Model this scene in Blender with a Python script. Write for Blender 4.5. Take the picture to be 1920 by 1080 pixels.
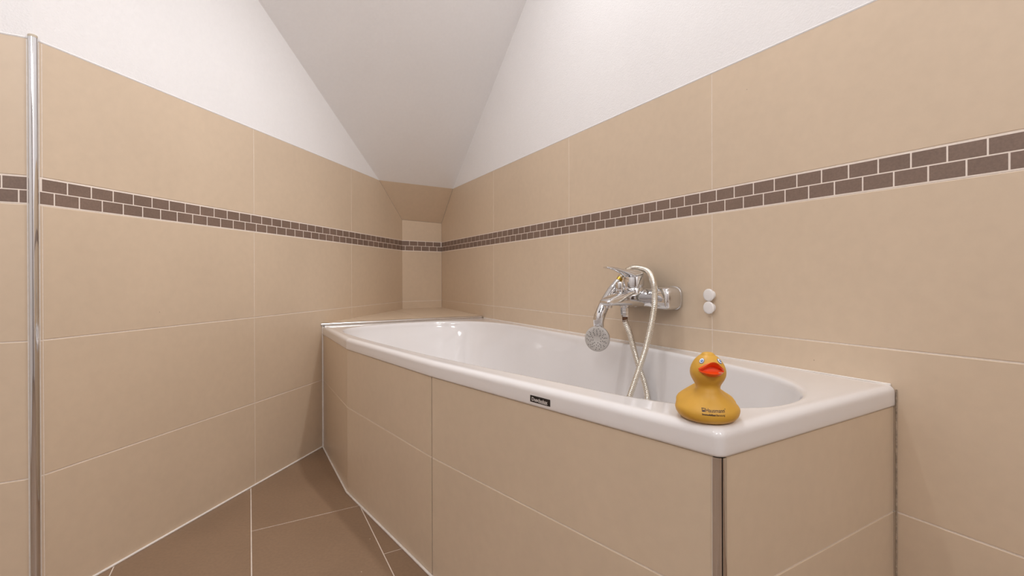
import bpy, bmesh, math, random
from mathutils import Vector, Matrix, noise
from mathutils.bvhtree import BVHTree

for o in list(bpy.data.objects):
    bpy.data.objects.remove(o)
SC = bpy.context.scene
COL = SC.collection
R = math.radians
PI = math.pi
random.seed(4)

# ------------------------------------------------------------------ camera
CAM_H = 0.7363
cd = bpy.data.cameras.new('camera')
cam = bpy.data.objects.new('camera', cd)
COL.objects.link(cam)
cd.sensor_fit = 'HORIZONTAL'
cd.sensor_width = 36.0
cd.lens = 865.41 / 1920 * 36.0
cd.shift_y = (524.26 - 540) / 1920
cd.clip_start = 0.02
PITCH, ROLL = 0.002455, -0.003171
cam.matrix_world = (Matrix.Translation((0, 0, CAM_H))
                    @ Matrix.Rotation(PI / 2 - PITCH, 4, 'X')
                    @ Matrix.Rotation(ROLL, 4, 'Z'))
SC.camera = cam

# ------------------------------------------------------------------ light and exposure
w = bpy.data.worlds.new('room_air')
w.use_nodes = True
w.node_tree.nodes['Background'].inputs[0].default_value = (1.0, 0.95, 0.92, 1)
w.node_tree.nodes['Background'].inputs[1].default_value = 0.05
SC.world = w

LAMP_COL = (1.0, 1.0, 1.02)
def lamp(name, loc, power, radius, kind='POINT', cone=120, blend=1.0, aim=None):
    l = bpy.data.lights.new(name, kind)
    l.energy = power
    l.shadow_soft_size = radius
    l.color = LAMP_COL
    if kind == 'SPOT':
        l.spot_size = math.radians(cone)
        l.spot_blend = blend
    o = bpy.data.objects.new(name, l)
    o.location = loc                      # a spot looks straight down unless aimed
    if aim: o.rotation_euler = (Vector(aim) - Vector(loc)).to_track_quat('-Z', 'Y').to_euler()
    COL.objects.link(o)
    return o

lamp('downlight', (0.16, 1.16, 2.42), 15.0, 0.03, 'SPOT', 140)
lamp('downlight', (-0.07, 1.03, 2.42), 15.0, 0.03, 'SPOT', 140)
lamp('fill_spot', (0.05, 1.05, 2.38), 8.0, 0.04, 'SPOT', 90, 1.0, (-0.5, 2.6, 0.9))  # unseen spot added to brighten the short back wall and slope
lamp('fill_spot', (0.17, 1.12, 2.38), 33.0, 0.04, 'SPOT', 74, 1.0, (-0.97, 1.27, 0.40))  # unseen spot added to lift the left wall
lamp('fill_lamp', (-0.9, 0.1, 2.1), 8.5, 0.12)  # unseen fill light without a fixture, added to balance wall brightness
lamp('fill_lamp', (-0.5, -0.7, 1.85), 20.0, 0.16)  # added fill behind the camera for the panels and lower walls
lamp('fill_lamp', (0.7, -0.8, 1.9), 21.0, 0.16)  # second added fill behind the camera, no fixture

vs = SC.view_settings
vs.view_transform = 'Standard'
vs.look = 'None'
vs.gamma = 1.0
vs.use_curve_mapping = False
vs.exposure = 0.12
SC.cycles.max_bounces = 12
SC.cycles.diffuse_bounces = 6
SC.cycles.caustics_reflective = False

# ------------------------------------------------------------------ materials
def lin(c):
    return tuple(((v / 255.0) / 12.92 if v / 255.0 < 0.04045 else (((v / 255.0) + 0.055) / 1.055) ** 2.4) for v in c)

class NB:
    def __init__(self, name):
        self.m = bpy.data.materials.new(name)
        self.m.use_nodes = True
        self.nt = self.m.node_tree
        self.b = self.nt.nodes['Principled BSDF']
    def n(self, t, **kw):
        x = self.nt.nodes.new(t)
        for k, v in kw.items():
            setattr(x, k, v)
        return x
    def link(self, a, b):
        self.nt.links.new(a, b)
    def set(self, **kw):
        for k, v in kw.items():
            self.b.inputs[k.replace('_', ' ')].default_value = v
        return self

def mottled(name, col, rough=0.4, var=0.06, scale=3.0, fine=60.0, finevar=0.03, bump=0.02, bscale=400.0,
            spec=0.5, speck=None):
    """solid colour broken up by slow and fine noise in the surface's own colour"""
    k = NB(name)
    tc = k.n('ShaderNodeTexCoord')
    n1 = k.n('ShaderNodeTexNoise'); n1.inputs['Scale'].default_value = scale; n1.inputs['Detail'].default_value = 5
    n2 = k.n('ShaderNodeTexNoise'); n2.inputs['Scale'].default_value = fine; n2.inputs['Detail'].default_value = 4
    k.link(tc.outputs['Object'], n1.inputs['Vector']); k.link(tc.outputs['Object'], n2.inputs['Vector'])
    a = k.n('ShaderNodeMapRange')
    a.inputs['From Min'].default_value = 0.3; a.inputs['From Max'].default_value = 0.7
    a.inputs['To Min'].default_value = 1 - var; a.inputs['To Max'].default_value = 1 + var
    k.link(n1.outputs['Fac'], a.inputs['Value'])
    b = k.n('ShaderNodeMapRange')
    b.inputs['From Min'].default_value = 0.3; b.inputs['From Max'].default_value = 0.7
    b.inputs['To Min'].default_value = 1 - finevar; b.inputs['To Max'].default_value = 1 + finevar
    k.link(n2.outputs['Fac'], b.inputs['Value'])
    m = k.n('ShaderNodeMath', operation='MULTIPLY')
    k.link(a.outputs[0], m.inputs[0]); k.link(b.outputs[0], m.inputs[1])
    v = k.n('ShaderNodeVectorMath', operation='SCALE')
    v.inputs[0].default_value = col
    k.link(m.outputs[0], v.inputs['Scale'])
    out = v.outputs[0]
    if speck:
        vo = k.n('ShaderNodeTexVoronoi'); vo.inputs['Scale'].default_value = speck[0]
        k.link(tc.outputs['Object'], vo.inputs['Vector'])
        lt = k.n('ShaderNodeMath', operation='LESS_THAN'); lt.inputs[1].default_value = speck[1]
        k.link(vo.outputs['Distance'], lt.inputs[0])
        sx = k.n('ShaderNodeSeparateColor'); k.link(vo.outputs['Color'], sx.inputs[0])
        g = k.n('ShaderNodeMath', operation='GREATER_THAN'); g.inputs[1].default_value = speck[2]
        k.link(sx.outputs[0], g.inputs[0])
        mm = k.n('ShaderNodeMath', operation='MULTIPLY'); k.link(lt.outputs[0], mm.inputs[0]); k.link(g.outputs[0], mm.inputs[1])
        mx = k.n('ShaderNodeMix', data_type='RGBA')
        k.link(mm.outputs[0], mx.inputs['Factor']); k.link(out, mx.inputs['A'])
        mx.inputs['B'].default_value = (*speck[3], 1)
        out = mx.outputs['Result']
    k.link(out, k.b.inputs['Base Color'])
    k.set(Roughness=rough)
    k.b.inputs['Specular IOR Level'].default_value = spec
    if bump:
        n3 = k.n('ShaderNodeTexNoise'); n3.inputs['Scale'].default_value = bscale; n3.inputs['Detail'].default_value = 3
        k.link(tc.outputs['Object'], n3.inputs['Vector'])
        bp = k.n('ShaderNodeBump'); bp.inputs['Strength'].default_value = 1.0; bp.inputs['Distance'].default_value = bump * 0.01
        k.link(n3.outputs['Fac'], bp.inputs['Height']); k.link(bp.outputs[0], k.b.inputs['Normal'])
    return k.m

def plain(name, col, rough=0.4, metal=0.0, spec=0.5, coat=0.0, sss=0.0):
    k = NB(name)
    k.set(Base_Color=(*col, 1), Roughness=rough, Metallic=metal)
    k.b.inputs['Specular IOR Level'].default_value = spec
    if coat:
        k.b.inputs['Coat Weight'].default_value = coat
        k.b.inputs['Coat Roughness'].default_value = 0.04
    if sss:
        k.b.inputs['Subsurface Weight'].default_value = sss
        k.b.inputs['Subsurface Radius'].default_value = (0.006, 0.003, 0.001)
    return k.m

M_TILE = mottled('beige_tile', (0.635, 0.505, 0.372), 0.40, 0.035, 2.6, 45, 0.02, 0.006, 900,
                 speck=(26.0, 0.035, 0.93, (0.42, 0.31, 0.22)))
M_TILE_GLOSS = mottled('beige_panel_tile', (0.625, 0.505, 0.375), 0.30, 0.035, 2.6, 45, 0.02, 0.004, 900)
M_GROUT = mottled('light_grout', (0.76, 0.67, 0.585), 0.8, 0.05, 20, 200, 0.05, 0.02, 700)
M_GROUT_LIGHT = mottled('pale_mosaic_grout', (0.84, 0.75, 0.67), 0.8, 0.03, 20, 200, 0.03, 0.0, 700)
M_MOSAIC = mottled('brown_mosaic', (0.205, 0.140, 0.107), 0.45, 0.10, 9, 260, 0.10, 0.01, 900)
M_FLOOR = mottled('brown_floor_tile', (0.25, 0.162, 0.102), 0.42, 0.07, 4, 120, 0.07, 0.012, 800,
                  speck=(42.0, 0.05, 0.965, (0.75, 0.68, 0.6)))
M_PLASTER = mottled('white_plaster', (0.815, 0.80, 0.795), 0.85, 0.012, 4, 80, 0.01, 0.06, 230, spec=0.25)
M_SILICONE = mottled('white_silicone', (0.76, 0.71, 0.66), 0.45, 0.06, 14, 120, 0.05, 0.0)
M_SILICONE_GREY = mottled('grey_silicone', (0.34, 0.27, 0.20), 0.5, 0.45, 70, 220, 0.3, 0.0)
M_ACRYL = plain('white_acrylic', (0.77, 0.745, 0.735), 0.10, 0, 0.5, 0.35)
M_CHROME = plain('chrome', (0.74, 0.74, 0.75), 0.06, 1.0)
M_STEEL = plain('brushed_steel', (0.66, 0.63, 0.60), 0.22, 1.0)
M_HOSE = plain('metal_hose', (0.78, 0.74, 0.66), 0.2, 1.0)
M_BROWN = plain('tarnished_nut', (0.16, 0.085, 0.05), 0.3, 0.8)
M_BRASS = plain('brass', (0.62, 0.40, 0.07), 0.3, 0.9)
M_GREYPL = plain('grey_plastic', (0.47, 0.44, 0.41), 0.45)
M_HOLE_AND_REFLECTION = plain('black_nozzle_and_reflection', (0.02, 0.017, 0.015), 0.6)  # also paints the dark reflection line on the tub corner strip
M_WHITEPL = plain('white_plastic', (0.80, 0.77, 0.75), 0.3)
M_BLACK = plain('black_label', (0.012, 0.009, 0.009), 0.35)
M_SILVER = plain('silver_print', (0.62, 0.58, 0.55), 0.35)
M_RUBBER = plain('yellow_rubber', (0.625, 0.345, 0.047), 0.42, 0, 0.4, 0, 0.05)
M_PRINT = plain('dark_print', (0.035, 0.01, 0.012), 0.5)
M_EYEW = plain('eye_white', (0.80, 0.84, 0.88), 0.35)
M_EYEB = plain('eye_blue', (0.03, 0.13, 0.38), 0.35)
M_EYEL = plain('eye_light_blue', (0.30, 0.55, 0.85), 0.35)
M_DOOR = plain('beige_core', (0.55, 0.48, 0.38), 0.7)

def beak_material(scuff):
    k = NB('orange_bill')
    tc = k.n('ShaderNodeTexCoord')
    vd = k.n('ShaderNodeVectorMath', operation='DISTANCE')
    vd.inputs[1].default_value = scuff
    ns = k.n('ShaderNodeTexNoise'); ns.inputs['Scale'].default_value = 420
    k.link(tc.outputs['Object'], ns.inputs['Vector'])
    k.link(tc.outputs['Object'], vd.inputs[0])
    ad = k.n('ShaderNodeMath', operation='MULTIPLY_ADD'); ad.inputs[1].default_value = 0.004; 
    k.link(ns.outputs['Fac'], ad.inputs[0]); k.link(vd.outputs['Value'], ad.inputs[2])
    mr = k.n('ShaderNodeMapRange'); mr.inputs['From Min'].default_value = 0.0055; mr.inputs['From Max'].default_value = 0.0068
    mr.inputs['To Min'].default_value = 1; mr.inputs['To Max'].default_value = 0
    k.link(ad.outputs[0], mr.inputs['Value'])
    mx = k.n('ShaderNodeMix', data_type='RGBA')
    mx.inputs['A'].default_value = (0.86, 0.085, 0.008, 1)
    mx.inputs['B'].default_value = (0.72, 0.36, 0.24, 1)
    k.link(mr.outputs[0], mx.inputs['Factor'])
    k.link(mx.outputs['Result'], k.b.inputs['Base Color'])
    k.set(Roughness=0.38)
    return k.m

# ------------------------------------------------------------------ object helpers
def thing(name, label, cat, loc, group=None):
    o = bpy.data.objects.new(name, None)
    o.empty_display_size = 0.05
    o.location = loc
    COL.objects.link(o)
    o['label'] = label; o['category'] = cat
    if group: o['group'] = group
    return o

def root_loc(o):
    p = Vector((0, 0, 0))
    while o is not None:
        p += o.location
        o = o.parent
    return p

def make(name, bm, mats, parent=None, smooth=None, label=None, cat=None, kind=None, origin=None):
    me = bpy.data.meshes.new(name)
    org = Vector(origin) if origin is not None else (root_loc(parent) if parent is not None else Vector((0, 0, 0)))
    bmesh.ops.translate(bm, verts=bm.verts, vec=-org)
    bm.to_mesh(me); bm.free()
    if not isinstance(mats, (list, tuple)): mats = [mats]
    for m in mats: me.materials.append(m)
    if smooth is not None:
        for p in me.polygons: p.use_smooth = True
        if smooth < 179: me.set_sharp_from_angle(angle=R(smooth))
    o = bpy.data.objects.new(name, me)
    COL.objects.link(o)
    if parent is not None:
        o.parent = parent
        o.location = org - root_loc(parent)
    else:
        o.location = org
    if label: o['label'] = label
    if cat: o['category'] = cat
    if kind: o['kind'] = kind
    return o

def box(bm, c, sx, sy, sz, mat=None, bevel=0.0, seg=2):
    t = bmesh.new()
    bmesh.ops.create_cube(t, size=1)
    bmesh.ops.scale(t, verts=t.verts, vec=(sx, sy, sz))
    if bevel: bmesh.ops.bevel(t, geom=t.edges[:], offset=bevel, segments=seg, profile=0.5, affect='EDGES')
    if mat is None: mat = Matrix()
    bmesh.ops.transform(t, verts=t.verts, matrix=Matrix.Translation(c) @ mat)
    merge(bm, t)

def merge(bm, t, mi=None):
    mp = {}
    for v in t.verts: mp[v] = bm.verts.new(v.co)
    for f in t.faces:
        try:
            g = bm.faces.new([mp[v] for v in f.verts])
            g.material_index = f.material_index if mi is None else mi
        except ValueError:
            pass
    t.free()

def ring_loft(bm, rings, closed=True, cap0=True, cap1=True, mi=0):
    """rings: lists of equal length of Vectors"""
    vr = [[bm.verts.new(p) for p in r] for r in rings]
    n = len(rings[0])
    for a, b in zip(vr[:-1], vr[1:]):
        for i in range(n if closed else n - 1):
            j = (i + 1) % n
            f = bm.faces.new((a[i], a[j], b[j], b[i])); f.material_index = mi
    if cap0: bm.faces.new(list(reversed(vr[0]))).material_index = mi
    if cap1: bm.faces.new(vr[-1]).material_index = mi
    return vr

def frame_from(axis):
    axis = Vector(axis).normalized()
    up = Vector((0, 0, 1)) if abs(axis.z) < 0.95 else Vector((1, 0, 0))
    x = up.cross(axis).normalized()
    return x, axis.cross(x).normalized(), axis

def lathe(bm, base, axis, prof, n=32, cap=True, mi=0):
    x, y, a = frame_from(axis)
    base = Vector(base)
    rings = [[base + a * h + (x * math.cos(2 * PI * i / n) + y * math.sin(2 * PI * i / n)) * max(r, 1e-5) for i in range(n)]
             for r, h in prof]
    return ring_loft(bm, rings, True, cap, cap, mi)

def catmull(pts, per=12, closed=False):
    out = []
    n = len(pts)
    rng = range(n) if closed else range(n - 1)
    for i in rng:
        g = (lambda k: pts[k % n]) if closed else (lambda k: pts[min(max(k, 0), n - 1)])
        p0, p1, p2, p3 = g(i - 1), g(i), g(i + 1), g(i + 2)
        for s in range(per):
            t = s / per
            out.append(0.5 * ((2 * p1) + (p2 - p0) * t + (2 * p0 - 5 * p1 + 4 * p2 - p3) * t * t + (3 * p1 - p0 - 3 * p2 + p3) * t ** 3))
    if not closed: out.append(pts[-1].copy())
    return out

def resample(path, step):
    L = [0.0]
    for a, b in zip(path[:-1], path[1:]): L.append(L[-1] + (b - a).length)
    n = max(2, int(round(L[-1] / step)))
    out = []; k = 0
    for i in range(n + 1):
        d = L[-1] * i / n
        while k < len(L) - 2 and L[k + 1] < d: k += 1
        t = (d - L[k]) / max(1e-9, L[k + 1] - L[k])
        out.append(path[k].lerp(path[k + 1], min(1, max(0, t))))
    return out, L[-1]

def sweep(bm, path, radius, n=14, squash=None, cap=True, mi=0):
    """radius: function of (index, count) -> r ; parallel transported frame"""
    N = len(path)
    rings = []
    t0 = (path[1] - path[0]).normalized()
    x = frame_from(t0)[0]
    for i, p in enumerate(path):
        t = (path[min(i + 1, N - 1)] - path[max(i - 1, 0)]).normalized()
        x = (x - t * x.dot(t)).normalized()
        y = t.cross(x)
        r = radius(i, N)
        rings.append([p + (x * math.cos(2 * PI * k / n) + y * math.sin(2 * PI * k / n)) * r for k in range(n)])
    return ring_loft(bm, rings, True, cap, cap, mi)

def text_mesh(body, size, bold_offset=0.0, extrude=0.0):
    cu = bpy.data.curves.new('lettering', 'FONT')
    cu.body = body; cu.size = size; cu.offset = bold_offset; cu.extrude = extrude
    cu.align_x = 'LEFT'
    cu.resolution_u = 3
    ob = bpy.data.objects.new('lettering', cu)
    COL.objects.link(ob)
    dg = bpy.context.evaluated_depsgraph_get()
    me = bpy.data.meshes.new_from_object(ob.evaluated_get(dg))
    bpy.data.objects.remove(ob); bpy.data.curves.remove(cu)
    t = bmesh.new(); t.from_mesh(me)
    bpy.data.meshes.remove(me)
    return t

# ------------------------------------------------------------------ plan of the room
class Wall:
    """vertical plane: direction th measured from +Y towards +X, signed distance of its plane from the origin"""
    def __init__(self, th, dist, flip=False):
        self.t = Vector((math.sin(R(th)), math.cos(R(th))))
        self.n = Vector((math.cos(R(th)), -math.sin(R(th))))
        self.d = dist
        self.inw = (-self.n if flip else self.n)
    def p(self, a, z, off=0.0):
        q = self.n * self.d + self.t * a + self.inw * off
        return Vector((q.x, q.y, z))
    def a(self, q):
        return self.t.x * q[0] + self.t.y * q[1]
    def x(self, o):
        det = self.n.x * o.n.y - self.n.y * o.n.x
        return Vector(((self.d * o.n.y - o.d * self.n.y) / det, (self.n.x * o.d - o.n.x * self.d) / det))

WL = Wall(13.18, -1.2731)
WS = Wall(60.72, -1.42)
WB = Wall(55.26, -2.6529)
WR = Wall(-29.65, 1.0578, True)
LS, LB, BR = WL.x(WS), WL.x(WB), WB.x(WR)
def su(s, u, z=0.0):
    """s: distance from the right wall into the room, u: along that wall, away from the viewer"""
    return WR.p(u, z, s)
CEIL = 2.45
TOP = 1.2726
B0, B1 = 0.905, 0.9676
J1, J2 = 0.2945, 0.600
def z_slope(q):      # passes through both ends of the tiled slope's upper edge
    return 1.2726 + 0.806 * ((q[0] - TL_.x) * SLN.x + (q[1] - TL_.y) * SLN.y)
def z_tslope(q): return 0.545 * q[0] - 0.820 * q[1] + 3.7225

def find_top(q0, q1):
    lo, hi = 0.0, 1.0
    for _ in range(60):
        m = (lo + hi) / 2
        if z_tslope(q0.lerp(q1, m)) > TOP: lo = m
        else: hi = m
    return q0.lerp(q1, hi)
TL_, TR_ = find_top(LS, LB), find_top(WR.p(-1.9, 0).xy, BR)
SLN = (TR_ - TL_).normalized()
SLN = Vector((SLN.y, -SLN.x))
P1 = WR.p(-1.9, 0).xy
P2 = P1 + WR.inw * 3.3
P3 = LS - WS.t * 1.2

# ------------------------------------------------------------------ tiled surfaces
def clip_poly(poly, a, b, c):
    """keep a*x+b*y<=c"""
    out = []
    n = len(poly)
    for i in range(n):
        p, q = poly[i], poly[(i + 1) % n]
        dp, dq = a * p[0] + b * p[1] - c, a * q[0] + b * q[1] - c
        if dp <= 0: out.append(p)
        if dp * dq < 0:
            t = dp / (dp - dq)
            out.append((p[0] + (q[0] - p[0]) * t, p[1] + (q[1] - p[1]) * t))
    return out

def area2(poly):
    return sum(poly[i][0] * poly[(i + 1) % len(poly)][1] - poly[(i + 1) % len(poly)][0] * poly[i][1] for i in range(len(poly)))

def clip_convex(poly, region):
    if area2(region) < 0: region = region[::-1]
    n = len(region)
    for i in range(n):
        p, q = region[i], region[(i + 1) % n]
        ex, ey = q[0] - p[0], q[1] - p[1]
        L = math.hypot(ex, ey)
        if L < 1e-7: continue
        nx, ny = ey / L, -ex / L
        poly = clip_poly(poly, nx, ny, nx * p[0] + ny * p[1])
        if len(poly) < 3: return []
    return poly

def inset(poly, d):
    """offset a convex counter-clockwise polygon inwards"""
    n = len(poly)
    lines = []
    for i in range(n):
        p, q = poly[i], poly[(i + 1) % n]
        ex, ey = q[0] - p[0], q[1] - p[1]
        L = math.hypot(ex, ey) or 1e-9
        nx, ny = ey / L, -ex / L
        lines.append((nx, ny, nx * p[0] + ny * p[1] - d))
    out = []
    for i in range(n):
        a1, b1, c1 = lines[i - 1]; a2, b2, c2 = lines[i]
        det = a1 * b2 - a2 * b1
        if abs(det) < 1e-9: out.append(poly[i]); continue
        out.append(((c1 * b2 - c2 * b1) / det, (a1 * c2 - a2 * c1) / det))
    return out

def clean(poly, eps=1e-5):
    out = []
    for p in poly:
        if not out or math.hypot(p[0] - out[-1][0], p[1] - out[-1][1]) > eps: out.append(p)
    while len(out) > 1 and math.hypot(out[0][0] - out[-1][0], out[0][1] - out[-1][1]) <= eps: out.pop()
    return out

def add_tile(bm, poly, place, normal, mi, depth=0.0035, bev=0.0007):
    """place((x,y),offset)->world. front at offset 0, edge eased by a small bevel"""
    poly = clean(poly)
    if len(poly) < 3: return
    if area2(poly) < 0: poly = poly[::-1]
    if area2(poly) < 2e-5: return
    inn = inset(poly, bev)
    a = [bm.verts.new(place(p, 0.0)) for p in inn]
    b = [bm.verts.new(place(p, -bev)) for p in poly]
    c = [bm.verts.new(place(p, -depth)) for p in poly]
    f = bm.faces.new(a); f.normal_update()
    flip = f.normal.dot(normal) < 0
    if flip: f.normal_flip()
    f.material_index = mi
    n = len(poly)
    for i in range(n):
        j = (i + 1) % n
        for lo, hi in ((b, a), (c, b)):
            q = (lo[i], lo[j], hi[j], hi[i]) if not flip else (lo[j], lo[i], hi[i], hi[j])
            bm.faces.new(q).material_index = mi

def add_sheet(bm, poly, place, normal, mi, off, thick=0.05):
    poly = clean(poly)
    a = [bm.verts.new(place(p, off)) for p in poly]
    b = [bm.verts.new(place(p, off - thick)) for p in poly]
    f = bm.faces.new(a); f.normal_update()
    flip = f.normal.dot(normal) < 0
    if flip: f.normal_flip()
    f.material_index = mi
    g = bm.faces.new(b); g.normal_update()
    if g.normal.dot(normal) > 0: g.normal_flip()
    g.material_index = mi
    n = len(poly)
    for i in range(n):
        j = (i + 1) % n
        q = (b[i], b[j], a[j], a[i]) if (area2(poly) > 0) ^ flip else (b[j], b[i], a[i], a[j])
        bm.faces.new(q).material_index = mi

GAP = 0.0022
def grid_rects(xs, zs, gap=0.0018, gz=0.0028):
    for i in range(len(xs) - 1):
        for j in range(len(zs) - 1):
            yield [(xs[i] + gap / 2, zs[j] + gz / 2), (xs[i + 1] - gap / 2, zs[j] + gz / 2),
                   (xs[i + 1] - gap / 2, zs[j + 1] - gz / 2), (xs[i] + gap / 2, zs[j + 1] - gz / 2)]

def wall_tiling(bm, W, region, xs, x0, x1, mos=None, recess=0.0008):
    """beige rows, two-row mosaic border, grout behind"""
    pl = lambda p, o: W.p(p[0], p[1], o)
    nrm = Vector((W.inw.x, W.inw.y, 0))
    for zs in ([-0.01, J1, J2, B0], [B1, TOP + 0.2]):
        for r in grid_rects(xs, zs):
            c = clip_convex(r, region)
            if c: add_tile(bm, c, pl, nrm, 0)
    if mos:
        band = clip_convex([(x0 - 1, B0 + 0.0004), (x1 + 1, B0 + 0.0004), (x1 + 1, B1 - 0.0004), (x0 - 1, B1 - 0.0004)], region)
        add_sheet(bm, band, pl, nrm, 4, -0.0004, 0.002)
        pitch, ph_up, ph_lo = mos
        zm = 0.5 * (B0 + B1)
        for (za, zb, ph) in ((B0 + 0.0030, zm - 0.0012, ph_lo), (zm + 0.0012, B1 - 0.0030, ph_up)):
            k = math.floor((x0 - ph) / pitch)
            while ph + k * pitch < x1:
                r = [(ph + k * pitch + 0.0013, za), (ph + (k + 1) * pitch - 0.0013, za), (ph + (k + 1) * pitch - 0.0013, zb), (ph + k * pitch + 0.0013, zb)]
                c = clip_convex(r, region)
                if c and abs(area2(c)) > 6e-4: add_tile(bm, c, pl, nrm, 1, bev=0.0003)
                k += 1
    add_sheet(bm, region, pl, nrm, 2, -recess)

def struct(o, label, cat):
    o['kind'] = 'structure'; o['label'] = label; o['category'] = cat
    return o

WMATS = [M_TILE, M_MOSAIC, M_GROUT, M_PLASTER, M_GROUT_LIGHT]
TL, TR = TL_, TR_
def ceil_break(W, q0, q1):
    lo, hi = 0.0, 1.0
    if z_slope(q0) < CEIL: return None
    for _ in range(60):
        m = (lo + hi) / 2
        if z_slope(q0.lerp(q1, m)) > CEIL: lo = m
        else: hi = m
    return q0.lerp(q1, (lo + hi) / 2)
RBK = ceil_break(WR, P1, BR)

# left wall
bm = bmesh.new()
aLS, aLB, aTL = WL.a(LS), WL.a(LB), WL.a(TL)
reg = [(aLS + 0.007, 0), (aLB, 0), (aLB, z_tslope(LB)), (aTL, TOP), (aLS + 0.007, TOP)]
wall_tiling(bm, WL, reg, [0.60, 0.776 , 1.3967, 2.0116, 2.632], aLS, aLB, (0.0507, 0.8247, 0.7986))
add_sheet(bm, [(aLS, TOP), (aTL, TOP), (aTL, z_slope(TL)), (aLS, z_slope(LS))], lambda p, o: WL.p(p[0], p[1], o),
          Vector((*WL.inw, 0)), 3, 0.0)
struct(make('wall_left', bm, WMATS), 'long beige tiled wall on the left with brown mosaic border and white plaster above', 'wall')

# wall stretch left of the metal corner strip
bm = bmesh.new()
aS0, aS1 = WS.a(P3), WS.a(LS)
reg = [(aS0, 0), (aS1 - 0.007, 0), (aS1 - 0.007, TOP), (aS0, TOP)]
wall_tiling(bm, WS, reg, [aS1 - 1.3, aS1 - 0.65, aS1 - 0.0055], aS0, aS1, (0.0507, -0.4771, -0.4504))
add_sheet(bm, [(aS0, TOP), (aS1, TOP), (aS1, z_slope(LS)), (aS0, z_slope(P3))], lambda p, o: WS.p(p[0], p[1], o),
          Vector((*WS.inw, 0)), 3, 0.0)
struct(make('wall_front_left', bm, WMATS), 'narrow bright wall strip at the far left edge beyond the metal corner strip', 'wall')

# short wall in the corner behind the ledge
bm = bmesh.new()
bL, bR = WB.a(LB), WB.a(BR)
reg = [(bL, 0), (bR, 0), (bR, z_tslope(BR)), (bL, z_tslope(LB))]
wall_tiling(bm, WB, reg, [bL - 0.4, bR + 0.3], bL, bR, (0.0522, 1.0847, 1.0578))
struct(make('wall_back', bm, WMATS), 'short narrow tiled wall in the corner behind the tiled ledge', 'wall')

# right wall
bm = bmesh.new()
r0, r1, rT = WR.a(P1), WR.a(BR), WR.a(TR)
reg = [(r0, 0), (r1, 0), (r1, z_tslope(BR)), (rT, TOP), (r0, TOP)]
wall_tiling(bm, WR, reg, [0.7947 + 0.6238 * k for k in range(-5, 3)] + [3.3], r0, r1, (0.05085, 0.2731, 0.2483))
rB = WR.a(RBK)
add_sheet(bm, [(r0, TOP), (rT, TOP), (rT, z_slope(TR)), (rB, CEIL), (r0, CEIL)], lambda p, o: WR.p(p[0], p[1], o),
          Vector((*WR.inw, 0)), 3, 0.0)
struct(make('wall_right', bm, WMATS), 'long beige tiled wall behind the bathtub carrying the mixer tap and white hooks', 'wall')

# walls behind the viewer
def rear_wall(name, qa, qb, label):
    d = (qb - qa); L = d.length; t = d / L
    n = Vector((-t.y, t.x))
    if n.dot(Vector((0, 0)) - qa) < 0: n = -n
    class W: pass
    W.inw = n
    W.p = staticmethod(lambda a, z, off=0.0: Vector((*(qa + t * a + n * off), z)))
    bm = bmesh.new()
    zt = lambda q: min(CEIL, z_slope(q))
    add_sheet(bm, [(0, 0), (L, 0), (L, zt(qb)), (0, zt(qa))], lambda p, o: W.p(p[0], p[1], o), Vector((*n, 0)), 3, 0.0)
    struct(make(name, bm, WMATS), label, 'wall')
    return W
WREAR = rear_wall('wall_rear', P1, P2, 'white wall behind the viewer opposite the corner ledge')
rear_wall('wall_rear_left', P2, P3, 'white wall behind the viewer on the left side of the room')

bm = bmesh.new()
def door_box(a0_, a1_, z0_, z1_, o0, o1):
    v = [bm.verts.new(WREAR.p(a, z, o)) for o in (o0, o1) for a, z in ((a0_, z0_), (a1_, z0_), (a1_, z1_), (a0_, z1_))]
    for q in ((0, 1, 2, 3), (4, 5, 6, 7), (0, 1, 5, 4), (1, 2, 6, 5), (2, 3, 7, 6), (3, 0, 4, 7)):
        bm.faces.new([v[i] for i in q])
door_box(1.3, 2.12, 0.006, 2.0, 0.0, 0.035)
bmesh.ops.recalc_face_normals(bm, faces=bm.faces[:])
CONTRAST_DOOR = struct(make('contrast_door_1', bm, plain('dark_wood', (0.10, 0.055, 0.03), 0.4)), 'unseen dark door added behind the viewer for contrast in the chrome', 'door')  # unseen door, added so the chrome has something dark to reflect
bm = bmesh.new()
for x_ in ((1.22, 1.295), (2.125, 2.2)): door_box(x_[0], x_[1], 0.003, 2.08, 0.0, 0.045)
door_box(1.296, 2.124, 2.005, 2.08, 0.0, 0.045)
bmesh.ops.recalc_face_normals(bm, faces=bm.faces[:])
make('contrast_door_frame', bm, M_WHITEPL, CONTRAST_DOOR)

# sloped ceiling, its tiled foot, flat ceiling
def up3(q, z): return Vector((q[0], q[1], z))
nsl = Vector((0.806 * SLN.x, 0.806 * SLN.y, -1)).normalized()
_d = (TL - TR).normalized()
BK0 = RBK + _d * ((RBK.x + 2.25) / -_d.x)
bm = bmesh.new()
poly = [TL, TR, RBK, BK0, P3 + Vector((-0.05, 0.0)), LS]
add_sheet(bm, [tuple(q) for q in poly], lambda p, o: up3(p, z_slope(p)) + nsl * o, nsl, 0, 0.0)
struct(make('ceiling_slope', bm, M_PLASTER), 'grey white sloped ceiling descending into the corner above the bathtub', 'ceiling')
nts = Vector((0.545, -0.820, -1)).normalized()
bm = bmesh.new()
e1 = (TR - TL).normalized(); ex = Vector((e1.x, e1.y, 0)); 
p0 = up3(TL, TOP)
ux = (up3(TR, TOP) - p0).normalized(); uy = nts.cross(ux)
def pts2(P): return ((P - p0).dot(ux), (P - p0).dot(uy))
pl = lambda p, o: p0 + ux * p[0] + uy * p[1] + nts * o
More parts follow.
